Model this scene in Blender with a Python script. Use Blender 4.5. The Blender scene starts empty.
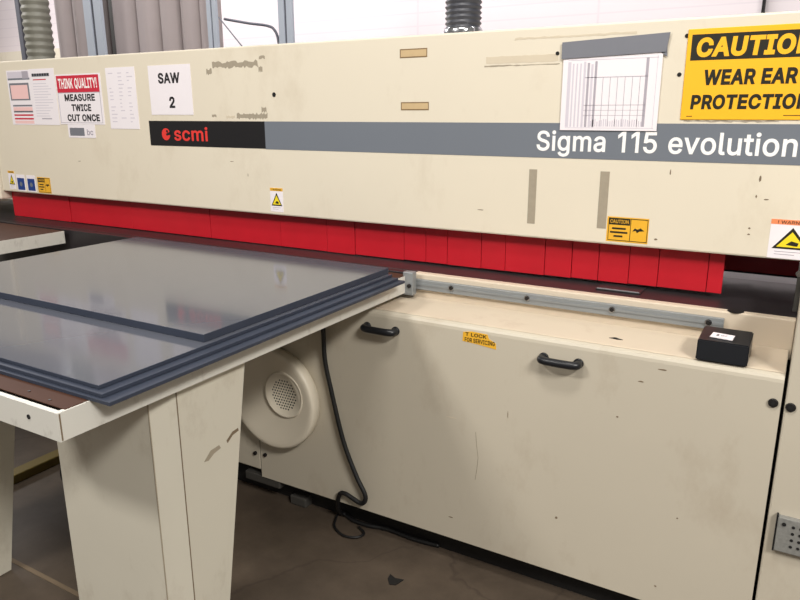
import bpy, bmesh, math, random
import mathutils
from mathutils import Vector, Matrix
random.seed(4)
S = bpy.context.scene
COL = S.collection
PI = math.pi

# ------------------------------------------------------------------ materials
def lin(c):
    return tuple(((v/255)/12.92 if v/255 <= .04045 else ((v/255+.055)/1.055)**2.4) for v in c) + (1,)

def mat(name, rgb, rough=.5, metal=0, spec=.5, var=0, var_scale=3, dirt=None, dirt_amt=0, dirt_scale=6,
        bump=0, bump_scale=40, coat=0, emit=None, emit_strength=1, rvar=0):
    m = bpy.data.materials.new(name); m.use_nodes = True
    nt = m.node_tree; N = nt.nodes; L = nt.links
    b = N['Principled BSDF']
    b.inputs['Roughness'].default_value = rough
    b.inputs['Metallic'].default_value = metal
    b.inputs['Specular IOR Level'].default_value = spec
    b.inputs['Coat Weight'].default_value = coat
    b.inputs['Coat Roughness'].default_value = .04
    base = lin(rgb)
    tc = N.new('ShaderNodeTexCoord')
    n = N.new('ShaderNodeTexNoise'); n.inputs['Scale'].default_value = var_scale; n.inputs['Detail'].default_value = 5
    L.new(tc.outputs['Object'], n.inputs['Vector'])
    hsv = N.new('ShaderNodeMix'); hsv.data_type = 'RGBA'
    v = max(var, .02)
    hsv.inputs['A'].default_value = tuple(min(1, c*(1-v)) for c in base[:3]) + (1,)
    hsv.inputs['B'].default_value = tuple(min(1, c*(1+v)) for c in base[:3]) + (1,)
    L.new(n.outputs['Fac'], hsv.inputs['Factor'])
    out = hsv.outputs['Result']
    if dirt:
        n2 = N.new('ShaderNodeTexNoise'); n2.inputs['Scale'].default_value = dirt_scale; n2.inputs['Detail'].default_value = 9
        n2.inputs['Roughness'].default_value = .7
        mp = N.new('ShaderNodeMapping'); mp.inputs['Scale'].default_value = (1, 1, .55)
        L.new(tc.outputs['Object'], mp.inputs['Vector']); L.new(mp.outputs['Vector'], n2.inputs['Vector'])
        r = N.new('ShaderNodeValToRGB'); r.color_ramp.elements[0].position = .55; r.color_ramp.elements[1].position = .8
        r.color_ramp.elements[0].color = (0, 0, 0, 1); r.color_ramp.elements[1].color = (dirt_amt,)*3 + (1,)
        L.new(n2.outputs['Fac'], r.inputs['Fac'])
        mx = N.new('ShaderNodeMix'); mx.data_type = 'RGBA'
        L.new(r.outputs['Color'], mx.inputs['Factor']); L.new(out, mx.inputs['A']); mx.inputs['B'].default_value = lin(dirt)
        out = mx.outputs['Result']
    L.new(out, b.inputs['Base Color'])
    if rvar:
        mr = N.new('ShaderNodeMapRange'); mr.inputs['To Min'].default_value = rough-rvar; mr.inputs['To Max'].default_value = rough+rvar
        n3 = N.new('ShaderNodeTexNoise'); n3.inputs['Scale'].default_value = 5; n3.inputs['Detail'].default_value = 6
        L.new(tc.outputs['Object'], n3.inputs['Vector']); L.new(n3.outputs['Fac'], mr.inputs['Value']); L.new(mr.outputs['Result'], b.inputs['Roughness'])
    if bump:
        bn = N.new('ShaderNodeTexNoise'); bn.inputs['Scale'].default_value = bump_scale; bn.inputs['Detail'].default_value = 4
        L.new(tc.outputs['Object'], bn.inputs['Vector'])
        bp = N.new('ShaderNodeBump'); bp.inputs['Strength'].default_value = bump; bp.inputs['Distance'].default_value = .01
        L.new(bn.outputs['Fac'], bp.inputs['Height']); L.new(bp.outputs['Normal'], b.inputs['Normal'])
    return m

M = {}
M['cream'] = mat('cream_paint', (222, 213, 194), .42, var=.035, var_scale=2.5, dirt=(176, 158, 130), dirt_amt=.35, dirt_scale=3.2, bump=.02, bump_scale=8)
M['cream_low'] = mat('cream_paint_shaded_scuffed', (194, 186, 169), .45, var=.05, var_scale=2.2, dirt=(150, 130, 105), dirt_amt=.45, dirt_scale=3.5)  # scuffed cream, its base darkened to carry the shade low on the machine
M['cream_leg'] = mat('cream_paint_worn', (206, 201, 186), .5, var=.05, var_scale=3, dirt=(140, 122, 98), dirt_amt=.5, dirt_scale=5)
M['apron'] = mat('white_chipped_paint', (208, 206, 198), .5, var=.05, var_scale=6, dirt=(90, 75, 60), dirt_amt=.6, dirt_scale=16)
M['ledge'] = mat('cream_paint_dusty', (208, 194, 174), .5, var=.05, var_scale=5, dirt=(150, 112, 92), dirt_amt=.45, dirt_scale=5)
M['red'] = mat('red_plastic', (188, 20, 36), .45, var=.12, var_scale=9, bump=.03, bump_scale=60)
M['red_edge'] = mat('red_plastic_dark', (60, 5, 10), .5, var=.1)
M['black'] = mat('black_label', (28, 27, 29), .35)
M['stripe'] = mat('slate_grey_label', (112, 118, 127), .45, var=.03, var_scale=3)
M['white'] = mat('white_letters', (245, 244, 242), .5)
M['paper'] = mat('white_paper', (236, 230, 234), .6, var=.02, var_scale=12)
M['paper_pink'] = mat('pink_form_paper', (238, 196, 194), .6)
M['ink'] = mat('black_ink', (30, 28, 32), .6)
M['ink_grey'] = mat('grey_ink', (168, 162, 172), .6)
M['ink_light'] = mat('pale_grey_ink', (206, 200, 210), .6)
M['ink_red'] = mat('red_ink', (200, 40, 62), .5)
M['logo_red'] = mat('red_letters', (224, 58, 52), .45)
M['yellow'] = mat('yellow_sign', (250, 186, 40), .4, var=.03, var_scale=5)
M['yellow_soft'] = mat('yellow_sticker', (232, 176, 50), .45, var=.06, var_scale=30)
M['yellow_tri'] = mat('yellow_triangle', (238, 214, 40), .45)
M['sign_black'] = mat('sign_black', (34, 32, 22), .45)
M['blue'] = mat('blue_sticker', (32, 62, 130), .45)
M['orange'] = mat('orange_strip', (236, 140, 92), .5)
M['tape_tan'] = mat('brown_tape', (198, 172, 130), .5, var=.08, var_scale=40)
M['tape_edge'] = mat('brown_tape_edge', (128, 104, 70), .6)
M['tape_grey'] = mat('grey_tape', (118, 120, 128), .5, var=.05, var_scale=20)
M['residue'] = mat('tape_residue', (158, 148, 130), .8, var=.14, var_scale=60)
M['residue_pale'] = mat('pale_tape_residue', (206, 194, 172), .8, var=.05, var_scale=30)
M['steel'] = mat('bed_steel', (48, 44, 46), .42, metal=.3, var=.2, var_scale=6, rvar=.1)
M['alu'] = mat('grey_aluminium', (140, 144, 146), .45, metal=.25, var=.06, var_scale=12, dirt=(110, 110, 112), dirt_amt=.3, dirt_scale=14)
M['chrome'] = mat('bright_metal', (190, 192, 196), .2, metal=1)
M['bolt'] = mat('dark_bolt', (42, 40, 40), .4, metal=.4)
M['hole'] = mat('dark_hole', (14, 13, 13), .8)
M['blackplastic'] = mat('black_plastic', (20, 22, 27), .38, var=.1, var_scale=30)
M['rubber'] = mat('black_rubber', (18, 18, 19), .5)
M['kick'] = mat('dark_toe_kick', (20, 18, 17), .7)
M['brown'] = mat('brown_laminate', (70, 44, 32), .7, spec=.25, var=.16, var_scale=8, dirt=(60, 34, 22), dirt_amt=.7, dirt_scale=12)
M['pvc'] = mat('grey_plastic_sheet', (86, 89, 98), .11, spec=.42, var=.04, var_scale=3, coat=.12, rvar=.03)
M['pvc_edge'] = mat('grey_plastic_sheet_edge', (52, 58, 72), .55, spec=.3, var=.15, var_scale=8)
M['wood_yellow'] = mat('yellow_painted_bar', (110, 94, 44), .6, var=.1)
M['darkmetal'] = mat('dark_grey_metal', (66, 64, 60), .6, var=.1)
M['post'] = mat('blue_grey_steel', (172, 180, 192), .5, var=.05)
M['post_dark'] = mat('dark_grey_steel', (96, 98, 108), .5, var=.05)
M['bag'] = mat('grey_filter_cloth', (170, 160, 160), .9, var=.08, var_scale=4, bump=.1, bump_scale=8)
M['hose_black'] = mat('black_flexible_hose', (56, 58, 66), .4, var=.1)
M['hose_olive'] = mat('olive_flexible_hose', (132, 131, 120), .4, var=.1, var_scale=3)
M['vent'] = mat('speckled_vent', (138, 138, 134), .5, metal=.2, var=.3, var_scale=120)
M['grime'] = mat('grime_mark', (120, 104, 84), .8, var=.1, var_scale=30)

def concrete():
    m = bpy.data.materials.new('concrete_floor'); m.use_nodes = True
    nt = m.node_tree; N = nt.nodes; L = nt.links; b = N['Principled BSDF']
    tc = N.new('ShaderNodeTexCoord')
    n = N.new('ShaderNodeTexNoise'); n.inputs['Scale'].default_value = 2.2; n.inputs['Detail'].default_value = 10; n.inputs['Roughness'].default_value = .65
    L.new(tc.outputs['Object'], n.inputs['Vector'])
    r = N.new('ShaderNodeValToRGB')
    r.color_ramp.elements[0].position = .35; r.color_ramp.elements[0].color = lin((68, 58, 48))
    r.color_ramp.elements[1].position = .68; r.color_ramp.elements[1].color = lin((98, 85, 72))
    L.new(n.outputs['Fac'], r.inputs['Fac'])
    vo = N.new('ShaderNodeTexVoronoi'); vo.feature = 'DISTANCE_TO_EDGE'; vo.inputs['Scale'].default_value = .9
    n2 = N.new('ShaderNodeTexNoise'); n2.inputs['Scale'].default_value = 3; n2.inputs['Detail'].default_value = 6
    L.new(tc.outputs['Object'], n2.inputs['Vector'])
    mxv = N.new('ShaderNodeMix'); mxv.data_type = 'RGBA'; mxv.inputs['Factor'].default_value = .25
    L.new(tc.outputs['Object'], mxv.inputs['A']); L.new(n2.outputs['Color'], mxv.inputs['B']); L.new(mxv.outputs['Result'], vo.inputs['Vector'])
    cr = N.new('ShaderNodeMapRange'); cr.inputs['From Max'].default_value = .006; cr.inputs['To Min'].default_value = .45; cr.inputs['To Max'].default_value = 0
    L.new(vo.outputs['Distance'], cr.inputs['Value'])
    mx = N.new('ShaderNodeMix'); mx.data_type = 'RGBA'
    L.new(cr.outputs['Result'], mx.inputs['Factor']); L.new(r.outputs['Color'], mx.inputs['A']); mx.inputs['B'].default_value = lin((56, 46, 40))
    L.new(mx.outputs['Result'], b.inputs['Base Color'])
    b.inputs['Roughness'].default_value = .6
    return m
M['floor'] = concrete()

def wallmat():
    m = bpy.data.materials.new('white_wall_panels'); m.use_nodes = True
    nt = m.node_tree; N = nt.nodes; L = nt.links; b = N['Principled BSDF']
    tc = N.new('ShaderNodeTexCoord'); sp = N.new('ShaderNodeSeparateXYZ'); L.new(tc.outputs['Object'], sp.inputs['Vector'])
    def line(out, period, w):
        a = N.new('ShaderNodeMath'); a.operation = 'PINGPONG'; a.inputs[1].default_value = period; L.new(out, a.inputs[0])
        c = N.new('ShaderNodeMapRange'); c.inputs['From Max'].default_value = w; c.inputs['To Min'].default_value = 1; c.inputs['To Max'].default_value = 0
        L.new(a.outputs[0], c.inputs['Value']); return c.outputs['Result']
    h = line(sp.outputs['Z'], .075, .012); v = line(sp.outputs['X'], 1.1, .02)
    mx = N.new('ShaderNodeMath'); mx.operation = 'MAXIMUM'; L.new(h, mx.inputs[0]); L.new(v, mx.inputs[1])
    sc = N.new('ShaderNodeMath'); sc.operation = 'MULTIPLY'; sc.inputs[1].default_value = .3; L.new(mx.outputs[0], sc.inputs[0])
    c = N.new('ShaderNodeMix'); c.data_type = 'RGBA'
    c.inputs['A'].default_value = lin((228, 219, 222)); c.inputs['B'].default_value = lin((196, 186, 196))
    L.new(sc.outputs[0], c.inputs['Factor']); L.new(c.outputs['Result'], b.inputs['Base Color'])
    b.inputs['Roughness'].default_value = .5
    return m
M['wall'] = wallmat()

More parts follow.
